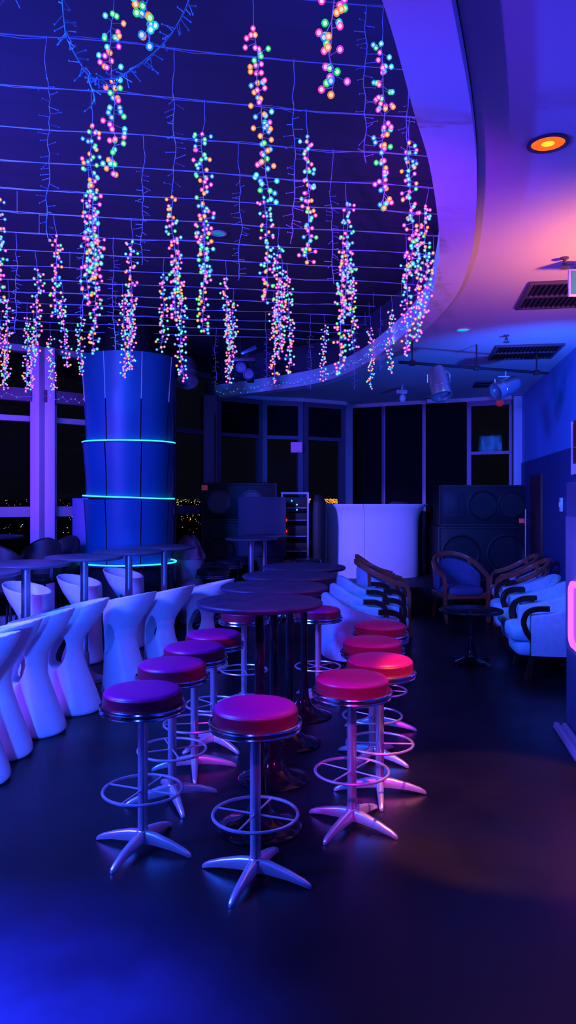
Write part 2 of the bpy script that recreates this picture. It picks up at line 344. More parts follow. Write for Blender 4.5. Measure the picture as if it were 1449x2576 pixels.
# ------------------------------------------------------------------ red bar stools
def make_stool(cush, side, metal, satin, name, label, group):
    t = thing(name, label, 'stool', group=group)
    prof = [(.001, .752), (.06, .7515), (.12, .750), (.155, .747), (.170, .743), (.179, .736), (.182, .730)]
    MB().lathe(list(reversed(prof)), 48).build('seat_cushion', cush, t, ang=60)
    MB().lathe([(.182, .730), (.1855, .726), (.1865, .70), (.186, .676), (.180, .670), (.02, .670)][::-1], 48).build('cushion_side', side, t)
    MB().torus((0, 0, .672), .1965, .0085, 56).build('seat_ring', metal, t)
    MB().torus((0, 0, .649), .193, .0075, 56).build('seat_ring', metal, t)
    MB().lathe([(.02, .664), (.187, .664), (.187, .644), (.03, .640)], 40).build('seat_pan', metal, t)
    MB().lathe([(.0235, .06), (.0235, .60), (.026, .605), (.026, .643)], 24).build('pole', satin, t)
    MB().torus((0, 0, .275), .185, .0075, 56).build('foot_ring', satin, t)
    for k in range(4):
        a = k*PI/2; c, s = math.cos(a), math.sin(a)
        MB().cyl((.02*c, .02*s, .275), (.183*c, .183*s, .275), .0045, n=8).build('spoke', satin, t)
        pts = [(.02*c, .02*s, .062), (.07*c, .07*s, .058), (.16*c, .16*s, .042), (.225*c, .225*s, .024), (.25*c, .25*s, .013), (.258*c, .258*s, .008)]
        hw = [.021, .020, .017, .014, .011, .006]; hh = [.026, .024, .017, .012, .009, .005]
        b = MB(); vs = []
        for p, w, h in zip(pts, hw, hh):
            for q, z in ((-1, -1), (-.9, .6), (-.45, 1), (.45, 1), (.9, .6), (1, -1)): vs.append((p[0]-s*w*q, p[1]+c*w*q, max(.001, p[2]+h*z)))
        n = 6; fs = [(i*n+j, i*n+(j+1) % n, (i+1)*n+(j+1) % n, (i+1)*n+j) for i in range(5) for j in range(n)]+[tuple(range(n)), tuple(range(30, 36))]
        b.add(vs, fs).build('leg', satin, t, ang=50)
    MB().lathe([(.024, .03), (.030, .032), (.031, .075), (.029, .085), (.0236, .09)], 24).build('hub', satin, t)
    return t
G1 = 'red-topped chrome bar stools around the black tables'
s0 = make_stool(M_leather, M_leather_side, M_chrome, M_satin, 'bar_stool', 'red-topped chrome stool nearest the camera, at the front end of the table row', G1)
R = math.radians
s0.scale = (1, 1, 1.015); s0.location = (-.142, 3.2, 0); s0.rotation_euler = (0, 0, R(-21))
for x, y, r, l in [
    (-.685, 3.47, -21, 'red-topped chrome stool nearest the camera on the left side'),
    (-.635, 4.03, 22, 'second stool from the front on the left side, lit bluish violet'),
    (-.571, 4.49, 8, 'third red-topped stool from the front on the left side'),
    (-.497, 4.92, 45, 'fourth red-topped stool on the left side, beside the rear black tables'),
    (-.353, 5.9, 12, 'farthest red-topped stool on the left, half hidden behind the front table top'),
    (.322, 3.71, -36, 'front right stool with glowing magenta seat and orange-lit feet'),
    (.515, 4.13, -5, 'right-hand stool whose seat side glows orange-red, second from front'),
    (.535, 4.66, -38, 'third red-topped stool on the right side with pinkish seat'),
    (.662, 5.27, -12, 'fourth stool on the right, seat rim dark, before the pale blue armchairs'),
    (.245, 6.03, -48, 'farthest red-topped stool, half hidden behind the tables beside a pale armchair')]:
    dup(s0, (x, y, 0), R(r), l)
# black bar stools
G2 = 'black padded stools around the far steel tables'
M_bv = mat('black_vinyl', (.02, .02, .025), .28, noise=(50, .1, .04, .03))
M_bs = mat('dark_steel', (.25, .25, .27), .3, .9)
k0 = make_stool(M_bv, M_bv, M_bs, M_bs, 'bar_stool', 'black padded stool nearest the camera, in front of the far steel tables', G2)
k0.location = (PX(533, 8.9), 8.9, 0); k0.scale = (1, 1, 1.08)
for i, (px, y, l) in enumerate([(540, 9.5, 'black padded stool just behind the nearest black stool'), (520, 10.8, 'black padded stool below the double speaker, farthest left'), (575, 10.2, 'black padded stool left of the two steel table poles'),
        (597, 10.8, 'rear black padded stool left of the steel table poles'), (712, 10.0, 'black padded stool right of the two steel table poles'), (775, 10.3, 'black padded stool before the equipment rack')]):
    dup(k0, (PX(px, y), y, 0), R(20*i), l)
# ------------------------------------------------------------------ tables
def make_table(name, label, group, dia, h, top_m, pole_m, base_m, pr, br, cat='table'):
    t = thing(name, label, cat, group=group); r = dia/2
    MB().lathe([(.02, h-.03), (r-.02, h-.03), (r-.006, h-.026), (r, h-.016), (r, h-.010), (r-.005, h-.003), (r-.014, h), (.001, h)], 72).build('tabletop', top_m, t)
    MB().lathe([(pr, .05), (pr, h-.05), (pr+.06, h-.045), (pr+.06, h-.029)], 28).build('pole', pole_m, t)
    MB().lathe([(br, .0), (br+.002, .008), (br-.006, .016), (br*.80, .028), (br*.5, .05), (br*.30, .085), (pr+.012, .15), (pr+.006, .24), (pr+.001, .26)], 56).build('base', base_m, t)
    return t
G3 = 'black round tables in the centre row'
t0 = make_table('bar_table', 'nearest black round table of the centre row, behind the front stool', G3, .635, 1.14, M_ttop, M_gloss, M_gloss, .025, .21)
t0.location = (-.143, 3.70, 0)
for x, y, l in [(-.083, 4.335, 'second nearest black round table of the centre row'), (.010, 4.97, 'third nearest black round table of the centre row'), (.122, 5.605, 'farthest black round table of the centre row')]:
    dup(t0, (x, y, 0), 0, l)
G4 = 'blue-lit round tables with steel poles on the left'
u0 = make_table('bar_table', 'steel-poled round table at the left behind the white chairs, second from left edge', G4, .70, 1.13, M_ttop2, M_steel, M_steel, .036, .2)
u0.location = (PX(65, 6.0), 6.0, 0)
for px, y, l in [(-77, 5.25, 'steel-poled round table cut off by the left edge of the photo'), (212, 6.7, 'steel-poled round table left of the blue column, before an oval white chair'),
                 (324, 7.4, 'steel-poled round table right in front of the blue column'), (413, 8.1, 'steel-poled round table overlapping the right side of the blue column')]:
    dup(u0, (PX(px, y), y, 0), 0, l)
G5 = 'far steel tables before the speakers'
dup(u0, (PX(632, 9.85), 9.85, 0), 0, 'far steel-poled table before the speakers, left one of two', G5)
dup(u0, (PX(665, 10.6), 10.6, 0), 0, 'far steel-poled table before the speakers, right one of two', G5)
w0 = make_table('bar_table', 'dark round table by the left windows', None, .70, 1.24, M_ttop, M_black, M_black, .03, .2); w0.location = (PX(-25, 8.2), 8.2, 0)
lt = make_table('low_table', 'low dark round lounge table with a chrome foot in the aisle', None, .64, .54, M_gloss, M_gloss, M_gloss, .02, .16); lt.location = (PX(1185, 7.4), 7.4, 0)
for k in range(4):
    a = k*PI/2+.6; MB().cyl((.04*math.cos(a), .04*math.sin(a), .05), (.26*math.cos(a), .26*math.sin(a), .012), .014, .010, 10).build('foot', M_chrome, lt)
# ------------------------------------------------------------------ white sculptural plastic chairs
def white_chair_mesh():
    lev = [(0, .0, .195, .19), (.02, .0, .212, .205), (.06, -.002, .208, .20), (.18, -.02, .182, .175), (.30, -.043, .157, .158), (.40, -.06, .137, .148), (.48, -.068, .128, .145),
           (.56, -.06, .135, .155), (.64, -.035, .165, .175), (.72, 0, .195, .195), (.80, .03, .22, .208), (.86, .045, .235, .212)]
    n = 40; vs = []; fs = []
    def ring(z, cu, hu, hv, cut=True, zz=None):
        r = []
        for i in range(n):
            a = 2*PI*i/n; u = cu+hu*math.cos(a); v = hv*math.sin(a)
            z2 = z
            if cut:
                zt = .775+(u+.2)*.22; z2 = min(z, z*.0+zt) if z > .6 else z
                if z > .6: z2 = .6+(z-.6)*(zt-.6)/.26
            r.append((u, v, z2))
        return r
    rings = [ring(*l) for l in lev]
    rings.append(ring(.862, .045, .222, .198)); rings.append(ring(.85, .042, .212, .188)); rings.append(ring(.78, .02, .185, .172)); rings.append(ring(.70, .0, .155, .155)); 
    rings.append([(0+.10*math.cos(2*PI*i/n), .10*math.sin(2*PI*i/n), .655) for i in range(n)])
    b = MB(); vs = [v for r in rings for v in r]
    fs = [(j*n+i, j*n+(i+1) % n, (j+1)*n+(i+1) % n, (j+1)*n+i) for j in range(len(rings)-1) for i in range(n)]
    fs += [tuple(reversed(range(n))), tuple(range((len(rings)-1)*n, len(rings)*n))]
    b.add(vs, fs); o = b.build('tmp_chair', M_plastic)
    # teardrop opening straight through the waist
    c = MB(); prof = []
    for i in range(28):
        a = 2*PI*i/28; w = .062*(1-.35*math.sin(a)); prof.append((-.085+w*math.cos(a)+.04*math.sin(a), .475+.13*math.sin(a)))
    vs = [(u, -.35, z) for u, z in prof]+[(u, .35, z) for u, z in prof]; k = 28
    c.add(vs, [(i, (i+1) % k, k+(i+1) % k, k+i) for i in range(k)]+[tuple(range(k)), tuple(reversed(range(k, 2*k)))])
    co = c.build('tmp_cut', M_plastic)
    m = o.modifiers.new('b', 'BOOLEAN'); m.object = co; m.operation = 'DIFFERENCE'; m.solver = 'EXACT'
    m = o.modifiers.new('r', 'REMESH'); m.mode = 'VOXEL'; m.voxel_size = .0075; m.use_smooth_shade = True
    m = o.modifiers.new('s', 'SMOOTH'); m.factor = .5; m.iterations = 14
    dg = bpy.context.evaluated_depsgraph_get(); dg.update()
    me = bpy.data.meshes.new_from_object(o.evaluated_get(dg)); me.name = 'plastic_bar_chair'
    for p in me.polygons: p.use_smooth = True
    bpy.data.objects.remove(o); bpy.data.objects.remove(co); return me
wm = white_chair_mesh(); G6 = 'white sculpted plastic bar chairs'
for px, y, r, l in [(-67, 4.3, -10, 'white sculpted chair cut off by the left photo edge, nearest of the front row'),
    (-2, 4.75, -8, 'white sculpted chair at the left edge, its foot ending lowest in the photo'),
    (90, 5.22, -6, 'white sculpted chair left of the one with the clear teardrop opening'),
    (186, 5.75, -2, 'white sculpted chair with dark teardrop opening, left of the front left red stool'),
    (318, 6.25, -30, 'white sculpted chair directly behind the front left red stool'),
    (417, 6.7, -22, 'white sculpted chair with small opening, between its row neighbours above the second red stool'),
    (520, 7.15, -10, 'white sculpted chair at the right end of the front row, left of the black tables'),
    (77, 6.8, 155, 'white cup-shaped chair in the rear row, nearest the left edge'),
    (208, 7.45, 155, 'white cup-shaped chair in the rear row, left of the blue column base'),
    (318, 8.2, 155, 'white cup-shaped chair in the rear row, under the blue column ledge')]:
    o = link('plastic_bar_chair', wm); o.location = (PX(px, y), y, 0); o.rotation_euler = (0, 0, R(r)); tag(o, l, 'chair', G6)
# ------------------------------------------------------------------ blue column
R = math.radians
colr = thing('lit_column', 'big blue panelled column with three glowing neon rings', 'column', (PX(325, 9.3), 9.3, 0))
def cone(z0, r0, z1, r1, name):
    b = MB(); n = 8
    for k in range(n):
        a0 = 2*PI*k/n+.012+R(-18); a1 = 2*PI*(k+1)/n-.012+R(-18)
        b.lathe([(r0-.02, z0), (r0, z0), ((r0+r1)/2-.006, (z0+z1)/2), (r1, z1), (r1-.02, z1)], 8, a0=a0, a1=a1)
        o = b.build(name, M_column, colr); b = MB()
cone(2.365, .525, 3.41, .595, 'upper_panel'); cone(1.675, .525, 2.33, .568, 'middle_panel'); cone(.86, .52, 1.645, .56, 'lower_panel')
MB().lathe([(.001, 0), (.47, 0), (.47, .80), (.50, .84), (.50, 3.40), (.3, 3.42), (.3, 3.89)], 40).build('column_core', M_black, colr)
for a in (-153, -108, -63, -18):
    c_, s_ = math.cos(R(a)), math.sin(R(a))
    MB().tube([(rr*c_, rr*s_, zz) for rr, zz in ((.556, 2.85), (.570, 3.1), (.596, 3.41))], .006, 6).build('seam_glow_strip', M_white, colr)  # white strips stand in for the light in the panel gaps
for z, r, tl in ((2.345, .585, (0, .012)), (1.66, .575, (-.035, .0)), (.845, .60, (0, 0))):
    MB().lathe([(.45, -.012), (r-.01, -.012), (r, -.004), (r, .004), (.45, .012)], 64, (0, 0, z), tilt=tl).build('ledge', M_column, colr)
    n = 64; MB().tube([((r-.012)*math.cos(2*PI*i/n), (r-.012)*math.sin(2*PI*i/n), z+.012+tl[0]*r*math.cos(2*PI*i/n)+tl[1]*r*math.sin(2*PI*i/n)) for i in range(n)], .009, 6, True).build('neon_ring', M_neon, colr)
cb = MB().box((0, 0, .83), (.30, .22, 1.66)).build('service_cabinet', mat('cabinet_blue', (.03, .10, .32), .5), bevel=.006)
cb.location = (-2.67, 9.72, 0); tag(cb, 'plain dark blue cabinet half hidden behind the blue column', 'cabinet')
# ------------------------------------------------------------------ white DJ counter
dj = thing('dj_counter', 'white curved counter with flared top on the stage', 'counter', (1.40, 12.38, .35))
def djsec(a0, a1, nm):
    b = MB(); prof = [(.66, 0), (.665, .04), (.66, .5), (.665, .95), (.69, 1.06), (.745, 1.15), (.80, 1.205), (.80, 1.215), (.76, 1.215), (.64, 1.10), (.62, .9), (.62, 0)]
    n = 24; vs = []; k = len(prof)
    for i in range(n+1):
        a = a0+(a1-a0)*i/n
        for r, z in prof: vs.append((r*1.19*math.cos(a), -.0+r*.62*math.sin(a), z))
    fs = [(i*k+j, i*k+(j+1) % k, (i+1)*k+(j+1) % k, (i+1)*k+j) for i in range(n) for j in range(k)]+[tuple(range(k)), tuple(reversed(range(n*k, n*k+k)))]
    b.add(vs, fs).build(nm, M_booth, dj, ang=50)
djsec(R(175), R(258.6), 'counter_section'); djsec(R(259.0), R(365), 'counter_section')
MB().box((0, -.02, 1.165), (1.5, .5, .03)).build('worktop', M_white, dj, bevel=.005)
ob = MB().box((0, 0, .03), (.30, .22, .06)); ob.box((.0, 0, .065), (.2, .12, .02)); tag(ob.build('mixer', M_black, bevel=.005), 'small black mixer on the right end of the white counter', 'mixer').location = (1.85, 12.4, 1.53)
# ------------------------------------------------------------------ speakers
def textmesh(s, size, m, name='logo_text', parent=None, loc=(0, 0, 0)):
    c = bpy.data.curves.new('t', 'FONT'); c.body = s; c.size = size; c.align_x = 'CENTER'; c.align_y = 'CENTER'; c.extrude = .0008
    o = bpy.data.objects.new('t', c); COL.objects.link(o); dg = bpy.context.evaluated_depsgraph_get(); dg.update()
    me = bpy.data.meshes.new_from_object(o.evaluated_get(dg)); bpy.data.objects.remove(o); me.materials.clear(); me.materials.append(m)
    q = link(name, me, parent); q.location = loc; q.rotation_euler = (PI/2, 0, 0); return q
M_red = mat('logo_orange_red', (.75, .08, .08), .4, emit=(1, .1, .15), es=.12)
def woofer(t, x, z, r, y, w_cone=True):
    b = MB()
    b.lathe([(r, 0), (r*1.02, .012), (r*.93, .018), (r*.88, .004), (r*.5, -.045), (r*.32, -.05), (r*.28, -.03), (.001, -.015)], 40)
    o = b.build('woofer', M_cone if w_cone else M_speaker, t); o.rotation_euler = (PI/2, 0, 0); o.location = (x, y, z)
def speaker(label, loc, w, h, d, woofs, logo, rz=0, tilt=0, horn=None, frame=True):
    t = thing('loudspeaker', label, 'speaker', loc, rz); t.rotation_euler = (tilt, 0, rz)
    b = MB(); b.box((0, 0, h/2), (w, d, h)); b.build('cabinet', M_speaker, t, bevel=.012)
    f = MB(); e = .028
    for sx in (-1, 1): f.box((sx*(w/2-e/2), -d/2-.008, h/2), (e, .03, h-.002))
    for z in (e/2, h-e/2): f.box((0, -d/2-.008, z), (w-2*e, .03, e))
    f.build('front_frame', M_grille, t, bevel=.004)
    for x, z, r in woofs: woofer(t, x, z, r, -d/2-.006, logo is not None and logo[0] < 0)
    if horn:
        hb = MB(); x, z, ww, hh = horn
        hb.box((x, -d/2-.004, z), (ww, .012, hh)); hb.box((x, -d/2-.014, z), (ww*.5, .012, hh*.6)); hb.build('horn', M_grille, t, bevel=.003)
    if logo:
        MB().box((logo[0], -d/2-.026, logo[1]), (.09, .008, .075)).build('logo_badge', M_red, t, bevel=.002)
        textmesh('JBL', .045, mat('logo_white', (.8, .7, .7), .4), parent=t, loc=(logo[0], -d/2-.0305, logo[1]))
    return t
speaker('double-cone loudspeaker with a small red badge, atop a black box at left of stage', (PX(600, 11.15), 11.56, 1.325), 1.16, .58, .45, [(-.31, .29, .18), (.19, .29, .18)], (-.53, .51), tilt=R(3))
sb = speaker('large black bass box under the double-cone loudspeaker', (PX(600, 11.15)+.02, 11.56, 0), 1.2, 1.31, .5, [(-.3, .85, .22), (.3, .85, .22)], None)
gp = MB().box((0, 0, .42), (.72, .05, .9)); gp = gp.build('acoustic_panel', mat('panel_navy_grey', (.06, .06, .10), .7, noise=(30, .2, 0, .1)), bevel=.01)
gp.location = (PX(662, 10.9)-.02, 11.05, .81); tag(gp, 'flat navy grey panel leaning before the double-cone loudspeaker', 'panel')
gp2 = MB().box((0, 0, .4), (.6, .18, .8)).build('equipment_case', M_speaker, bevel=.01); gp2.location = (PX(662, 10.9)-.02, 11.15, 0); tag(gp2, 'black case carrying the navy grey panel', 'case')
# rack
rk = thing('equipment_rack', 'open rack of sound equipment with red and blue indicator lights', 'rack', (PX(742, 11.4), 11.6, .35))
f = MB()
for sx in (-1, 1):
    for sy in (-1, 1): f.box((sx*.20, sy*.2, .7), (.025, .025, 1.4))
for z in (.02, 1.39): 
    for sy in (-1, 1): f.box((0, sy*.2, z), (.42, .03, .03))
    for sx in (-1, 1): f.box((sx*.2, 0, z), (.03, .42, .03))
f.build('rack_frame', M_steel, rk, smooth=False)
for z, h in ((.25, .3), (.55, .16), (.80, .2), (1.02, .14), (1.24, .2)):
    u = MB().box((0, 0, z), (.37, .38, h-.03)).build('rack_unit', M_speaker, rk, bevel=.004)
    MB().box((0, -.192, z-h/2+.02), (.36, .012, .012)).build('front_trim', M_steel, u, smooth=False)
M_ledr = emis('led_red', (1, .015, .01), 2.5, False); M_ledb = emis('led_blue', (.05, .3, 1), 4, False)
for x, z, m in ((-.14, .97, M_ledr), (-.14, .80, M_ledr), (.03, 1.21, M_ledb), (.03, 1.13, M_ledb), (-.05, 1.27, M_ledb), (-.16, .63, M_ledb)):
    MB().sphere((x, -.205, z), .022 if m is M_ledr else .012, 10, 6).build('indicator_light', m, rk)
cv = MB().lathe([(.22, 0), (.24, .5), (.25, 1.0), (.22, 1.25), (.12, 1.36), (.001, 1.38)], 32).build('covered_speaker', M_black); cv.location = (.47, 11.66, .35); cv.scale = (.6, .6, 1); tag(cv, 'tall black covered case left of the white counter', 'case')
SX = PX(1212, 11.8)
speaker('upper loudspeaker of the big stack right of the white counter', (SX, 12.0, 1.22), 1.40, .65, .5, [(0, .33, .24), (.45, .33, .22)], (.62, .08), horn=(-.45, .33, .34, .4))
speaker('lower bass loudspeaker of the big stack right of the white counter', (SX, 11.98, .35), 1.44, .86, .54, [(-.36, .43, .31), (.36, .43, .31)], None)
pl = MB().cyl((0, 0, 0), (0, 0, 1.5), .012); pl.lathe([(.14, 0), (.14, .012), (.02, .02)], 24); pl = pl.build('microphone_stand', M_steel); pl.location = (PX(1322, 10.65), 10.65, 0); tag(pl, 'thin metal stand by the right wall beside the speaker stack', 'stand')
# ------------------------------------------------------------------ armchairs
def slab(b, C, hz, th, n=4):
    """upright curved wall: C = list of (x,y,z0,z1) centreline"""
    k = 8; vs = []; N = len(C)
    for i in range(N):
        p = Vector(C[i][:2]); t = (Vector(C[min(i+1, N-1)][:2])-Vector(C[max(i-1, 0)][:2])).normalized(); nn = Vector((-t.y, t.x)); z0, z1 = C[i][2:]
        h = th/2
        for a, z in ((-h, z0+.01), (-h, z1-.03), (-h*.75, z1-.008), (0, z1), (h*.75, z1-.008), (h, z1-.03), (h, z0+.01), (0, z0)): q = p+nn*a; vs.append((q.x, q.y, z))
    fs = [(i*k+j, i*k+(j+1) % k, (i+1)*k+(j+1) % k, (i+1)*k+j) for i in range(N-1) for j in range(k)]+[tuple(range(k)), tuple(reversed(range((N-1)*k, N*k)))]
    return b.add(vs, fs)
def cushion(x0, x1, y0, y1, z0, z1, puff=.02):
    b = MB(); n = 10; vs = []
    cx, cy = (x0+x1)/2, (y0+y1)/2; hx, hy = (x1-x0)/2, (y1-y0)/2
    def ring(s, z):
        r = []
        for i in range(32):
            a = 2*PI*i/32; c, d = math.cos(a), math.sin(a); e = .35
            r.append((cx+hx*s*math.copysign(abs(c)**e, c), cy+hy*s*math.copysign(abs(d)**e, d), z))
        return r
    h = z1-z0; R_ = [ring(.93, z0), ring(.99, z0+h*.15), ring(1, z0+h*.5), ring(.99, z0+h*.8), ring(.95, z1-h*.05), ring(.85, z1+puff*.3), ring(.5, z1+puff*.8), ring(.1, z1+puff)]
    vs = [v for r in R_ for v in r]; fs = [(j*32+i, j*32+(i+1) % 32, (j+1)*32+(i+1) % 32, (j+1)*32+i) for j in range(7) for i in range(32)]+[tuple(range(32)), tuple(range(7*32, 8*32))]
    return b.add(vs, fs)
def make_tub(label, group):
    t = thing('armchair', label, 'armchair', group=group)
    pts = []
    ctrl = [(.26, -.30, .60), (.05, -.31, .63), (-.16, -.29, .70), (-.27, -.19, .77), (-.31, 0, .79), (-.27, .19, .77), (-.16, .29, .70), (.05, .31, .63), (.26, .30, .60)]
    for q in cat_rom(ctrl, 4): pts.append((q.x, q.y, .22, q.z))
    b = MB(); slab(b, pts, 0, .085); b.build('backrest', M_fabric, t, ang=60)
    cushion(-.24, .42, -.255, .255, .34, .47, .03).build('seat_cushion', M_fabric, t, ang=60)
    cushion(-.26, .38, -.27, .27, .21, .335, .0).build('seat_base', M_fabric, t, ang=60)
    for s in (-1, 1):
        pts = [(q.x, s*q.y, q.z) for q in cat_rom([(.10, .325, .655), (.22, .325, .65), (.30, .325, .61), (.325, .32, .53), (.30, .315, .44), (.25, .31, .36), (.245, .305, .25), (.27, .30, .10), (.29, .30, .0)], 4)]
        MB().sweep(pts, [(-.022, -.02), (.022, -.02), (.026, 0), (.022, .02), (-.022, .02), (-.026, 0)], up=(0, 1, 0)).build('arm_post', M_darkwood, t, ang=60)
        MB().cyl((-.22, s*.24, .22), (-.27, s*.25, 0), .022, .014, 10).build('leg', M_darkwood, t)
    return t
def make_wood(label, group, pad):
    t = thing('armchair', label, 'armchair', group=group)
    ctrl = [(.27, -.31, .02), (.27, -.31, .30), (.26, -.31, .55), (.22, -.315, .63), (.05, -.33, .68), (-.15, -.30, .78), (-.27, -.18, .86), (-.31, 0, .89), (-.27, .18, .86), (-.15, .30, .78), (.05, .33, .68), (.22, .315, .63), (.26, .31, .55), (.27, .31, .30), (.27, .31, .02)]
    rail = cat_rom(ctrl[3:12], 6); MB().sweep(rail, [(-.018, -.028), (.018, -.028), (.022, 0), (.018, .028), (-.018, .028), (-.022, 0)]).build('crest_rail', M_wood, t, ang=60)
    for s in (-1, 1):
        pts = [(q.x, s*abs(q.y), q.z) for q in cat_rom([(.225, .315, .63), (.265, .312, .56), (.275, .31, .40), (.27, .305, .20), (.29, .30, 0)], 5)]
        MB().sweep(pts, [(-.02, -.02), (.02, -.02), (.02, .02), (-.02, .02)], up=(0, 1, 0)).build('leg', M_wood, t, ang=60)
        MB().sweep([(-.20, s*.27, .82), (-.19, s*.25, .45), (-.21, s*.24, .25), (-.27, s*.25, 0)], [(-.018, -.018), (.018, -.018), (.018, .018), (-.018, .018)], up=(0, 1, 0)).build('leg', M_wood, t, ang=60)
        MB().box((.03, s*.285, .36), (.48, .03, .07)).build('seat_rail', M_wood, t, bevel=.006)
    b = MB(); b.box((.27, 0, .355), (.035, .56, .075)); b.box((-.19, 0, .36), (.035, .48, .07)); b.build('front_rail', M_wood, t, bevel=.006)
    pc = [(q.x, q.y, .44, q.z-.05) for q in cat_rom([(.02, -.30, .68), (-.15, -.27, .77), (-.24, -.17, .84), (-.28, 0, .87), (-.24, .17, .84), (-.15, .27, .77), (.02, .30, .68)], 5)]
    b = MB(); slab(b, pc, 0, .045); b.build('back_pad', pad, t, ang=60)
    MB().box((-.20, -.20, .63), (.03, .03, .42), rz=R(35)).build('back_slat', M_wood, t, bevel=.004)
    cushion(-.22, .31, -.265, .265, .36, .46, .03).build('seat_cushion', M_seat if pad is not M_blueup else M_blueup, t, ang=60)
    return t
G7 = 'pale fabric tub armchairs'; G8 = 'brown wood-framed armchairs'
a0 = make_tub('pale fabric tub armchair with its back to the red stools, nearest of the left group', G7); a0.location = (.66, 6.75, 0); a0.rotation_euler = (0, 0, R(6))
for x, y, r, l in [(.78, 7.50, 8, 'pale fabric tub armchair in the middle of the left group'), (.90, 8.25, 6, 'pale fabric tub armchair of the left group, next to the wooden armchairs'),
    (2.50, 6.95, 173, 'pale fabric tub armchair nearest the machine at the right edge'), (2.64, 7.69, 172, 'pale fabric tub armchair in the middle of the right-hand row'), (2.76, 8.43, 170, 'pale fabric tub armchair of the right-hand row, next to the wooden armchairs')]:
    dup(a0, (x, y, 0), R(r), l)
c0 = make_wood('wood-framed armchair with mint seat in the left group, nearer of its pair', G8, M_fabric); c0.location = (1.14, 9.0, 0); c0.rotation_euler = (0, 0, R(4))
for x, y, r, l in [(1.22, 9.75, 2, 'wood-framed armchair left of the white counter foot, farther of its pair'),
    (2.94, 9.17, 171, 'wood-framed armchair of the right-hand row, nearer of its pair'), (3.05, 9.92, 171, 'wood-framed armchair at the far end of the right-hand row')]:
    dup(c0, (x, y, 0), R(r), l)
cc = make_wood('wood-framed armchair with dark blue pad facing the camera before the stage', 'blue wood armchair', M_blueup); cc.location = (PX(1152, 10.05), 10.05, 0); cc.rotation_euler = (0, 0, R(-78))
# dark chairs by the left windows
def dark_chair(label, px, y, rz):
    t = thing('bar_chair', label, 'chair', (PX(px, y), y, 0), rz, 'dark bar chairs by the left windows')
    b = MB(); slab(b, [(q.x, q.y, .72, q.z) for q in cat_rom([(.1, -.2, .95), (-.12, -.19, 1.12), (-.2, 0, 1.2), (-.12, .19, 1.12), (.1, .2, .95)], 5)], 0, .05); b.build('backrest', M_speaker, t, ang=60)
    cushion(-.2, .2, -.2, .2, .70, .77, .015).build('seat', M_speaker, t, ang=60)
    for sx in (-1, 1):
        for sy in (-1, 1): MB().cyl((sx*.15, sy*.15, .71), (sx*.2, sy*.2, 0), .014, .012, 8).build('leg', M_black, t)
dark_chair('dark bar chair before the foot of the purple post', 98, 8.4, R(-100)); dark_chair('dark bar chair at the left edge below the window table', 22, 7.45, R(70)); dark_chair('dark bar chair between purple post and blue column', 150, 9.0, R(-120))
# drum with cloth
dr = MB().lathe([(.16, 0), (.17, .02), (.2, .55), (.215, .84), (.205, .85), (.19, .82), (.001, .80)], 36).build('storage_drum', M_drum); dr.location = (PX(474, 9.9), 9.9, 0); tag(dr, 'dusty pink tapered drum right of the blue column', 'drum')
b = MB(); n = 60; vs = []
for j in range(9):
    for i in range(n):
        a = 2*PI*i/n; f_ = j/8; r = .06+.16*f_+.025*f_*math.sin(7*a+1)+.012*math.sin(13*a+2*j); z = .30-.30*f_**1.6+.02*math.sin(3*a+j*.6)*(1-f_)
        vs.append((r*math.cos(a), r*math.sin(a), max(.0, z)))
b.add(vs, [(j*n+i, j*n+(i+1) % n, (j+1)*n+(i+1) % n, (j+1)*n+i) for j in range(8) for i in range(n)]+[tuple(range(n))])
cl = b.build('folded_cloth', M_cloth, ang=70); cl.location = (PX(474, 9.9), 9.9, .85); tag(cl, 'crumpled plum cloth heaped on the pink drum', 'cloth')
# ------------------------------------------------------------------ right edge: music machine with screen
mc = thing('music_machine', 'tall metallic blue machine with a pink neon frame at the right edge', 'machine', (2.02, 5.4, 0), math.atan2(-1, -.159)-PI/2+PI/2)
# local x runs along the visible face towards the camera, local y to the left (aisle side is -y)
M_mach = mat('machine_metal_blue', (.20, .22, .42), .38, .5)
MB().box((.48, .33, .885), (.95, .62, 1.77)).build('cabinet', M_mach, mc, bevel=.012)
MB().box((.50, .009, 1.05), (.86, .014, .95)).build('front_panel', mat('machine_panel', (.42, .40, .60), .35, .4), mc, bevel=.006)
pts = []
for cxx, czz, a0_ in ((.87, .72, -PI/2), (.87, 1.00, 0), (.38, 1.00, PI/2), (.38, .72, PI)):
    for i in range(7): a = a0_+PI/2*i/6; pts.append((cxx+.07*math.cos(a), -.012, czz+.07*math.sin(a)))
MB().tube(pts, .02, 8, True, up=(0, 1, 0)).build('neon_frame', M_neonpink, mc)
sc = thing('wall_screen', 'dark framed display with pale lower edge above the machine', 'screen', (2.02, 5.4, 0), mc.rotation_euler.z)
MB().box((.45, .12, 2.02), (.9, .10, .40)).build('screen_body', M_black, sc, bevel=.004)
MB().box((.45, .062, 1.865), (.88, .014, .075)).build('lower_edge', mat('screen_edge', (.5, .5, .6), .4, emit=(.15, .15, 1), es=.25), sc, bevel=.002)
MB().box((.0, .07, 2.02), (.012, .03, .39)).build('side_edge', M_white, sc, bevel=.002)
b = MB(); b.box((.45, .064, 2.06), (.82, .006, .27)); b.build('display', mat('display_dark', (.02, .01, .02), .2, emit=(.25, .03, .04), es=.08), sc, smooth=False)
MB().box((.45, .2, 1.797), (.5, .12, .055)).build('bracket', M_black, sc, smooth=False)
MB().box((.42, .058, 2.02), (.8, .006, .006)).build('text_line', mat('menu_line', (.5, .3, .3), .5), sc, smooth=False)
rp = MB(); rp.box((-.02, 0, .03), (.035, .72, .02)); rp.box((.035, 0, .03), (.03, .70, .02)); rp.box((.01, 0, .012), (.11, .7, .024))
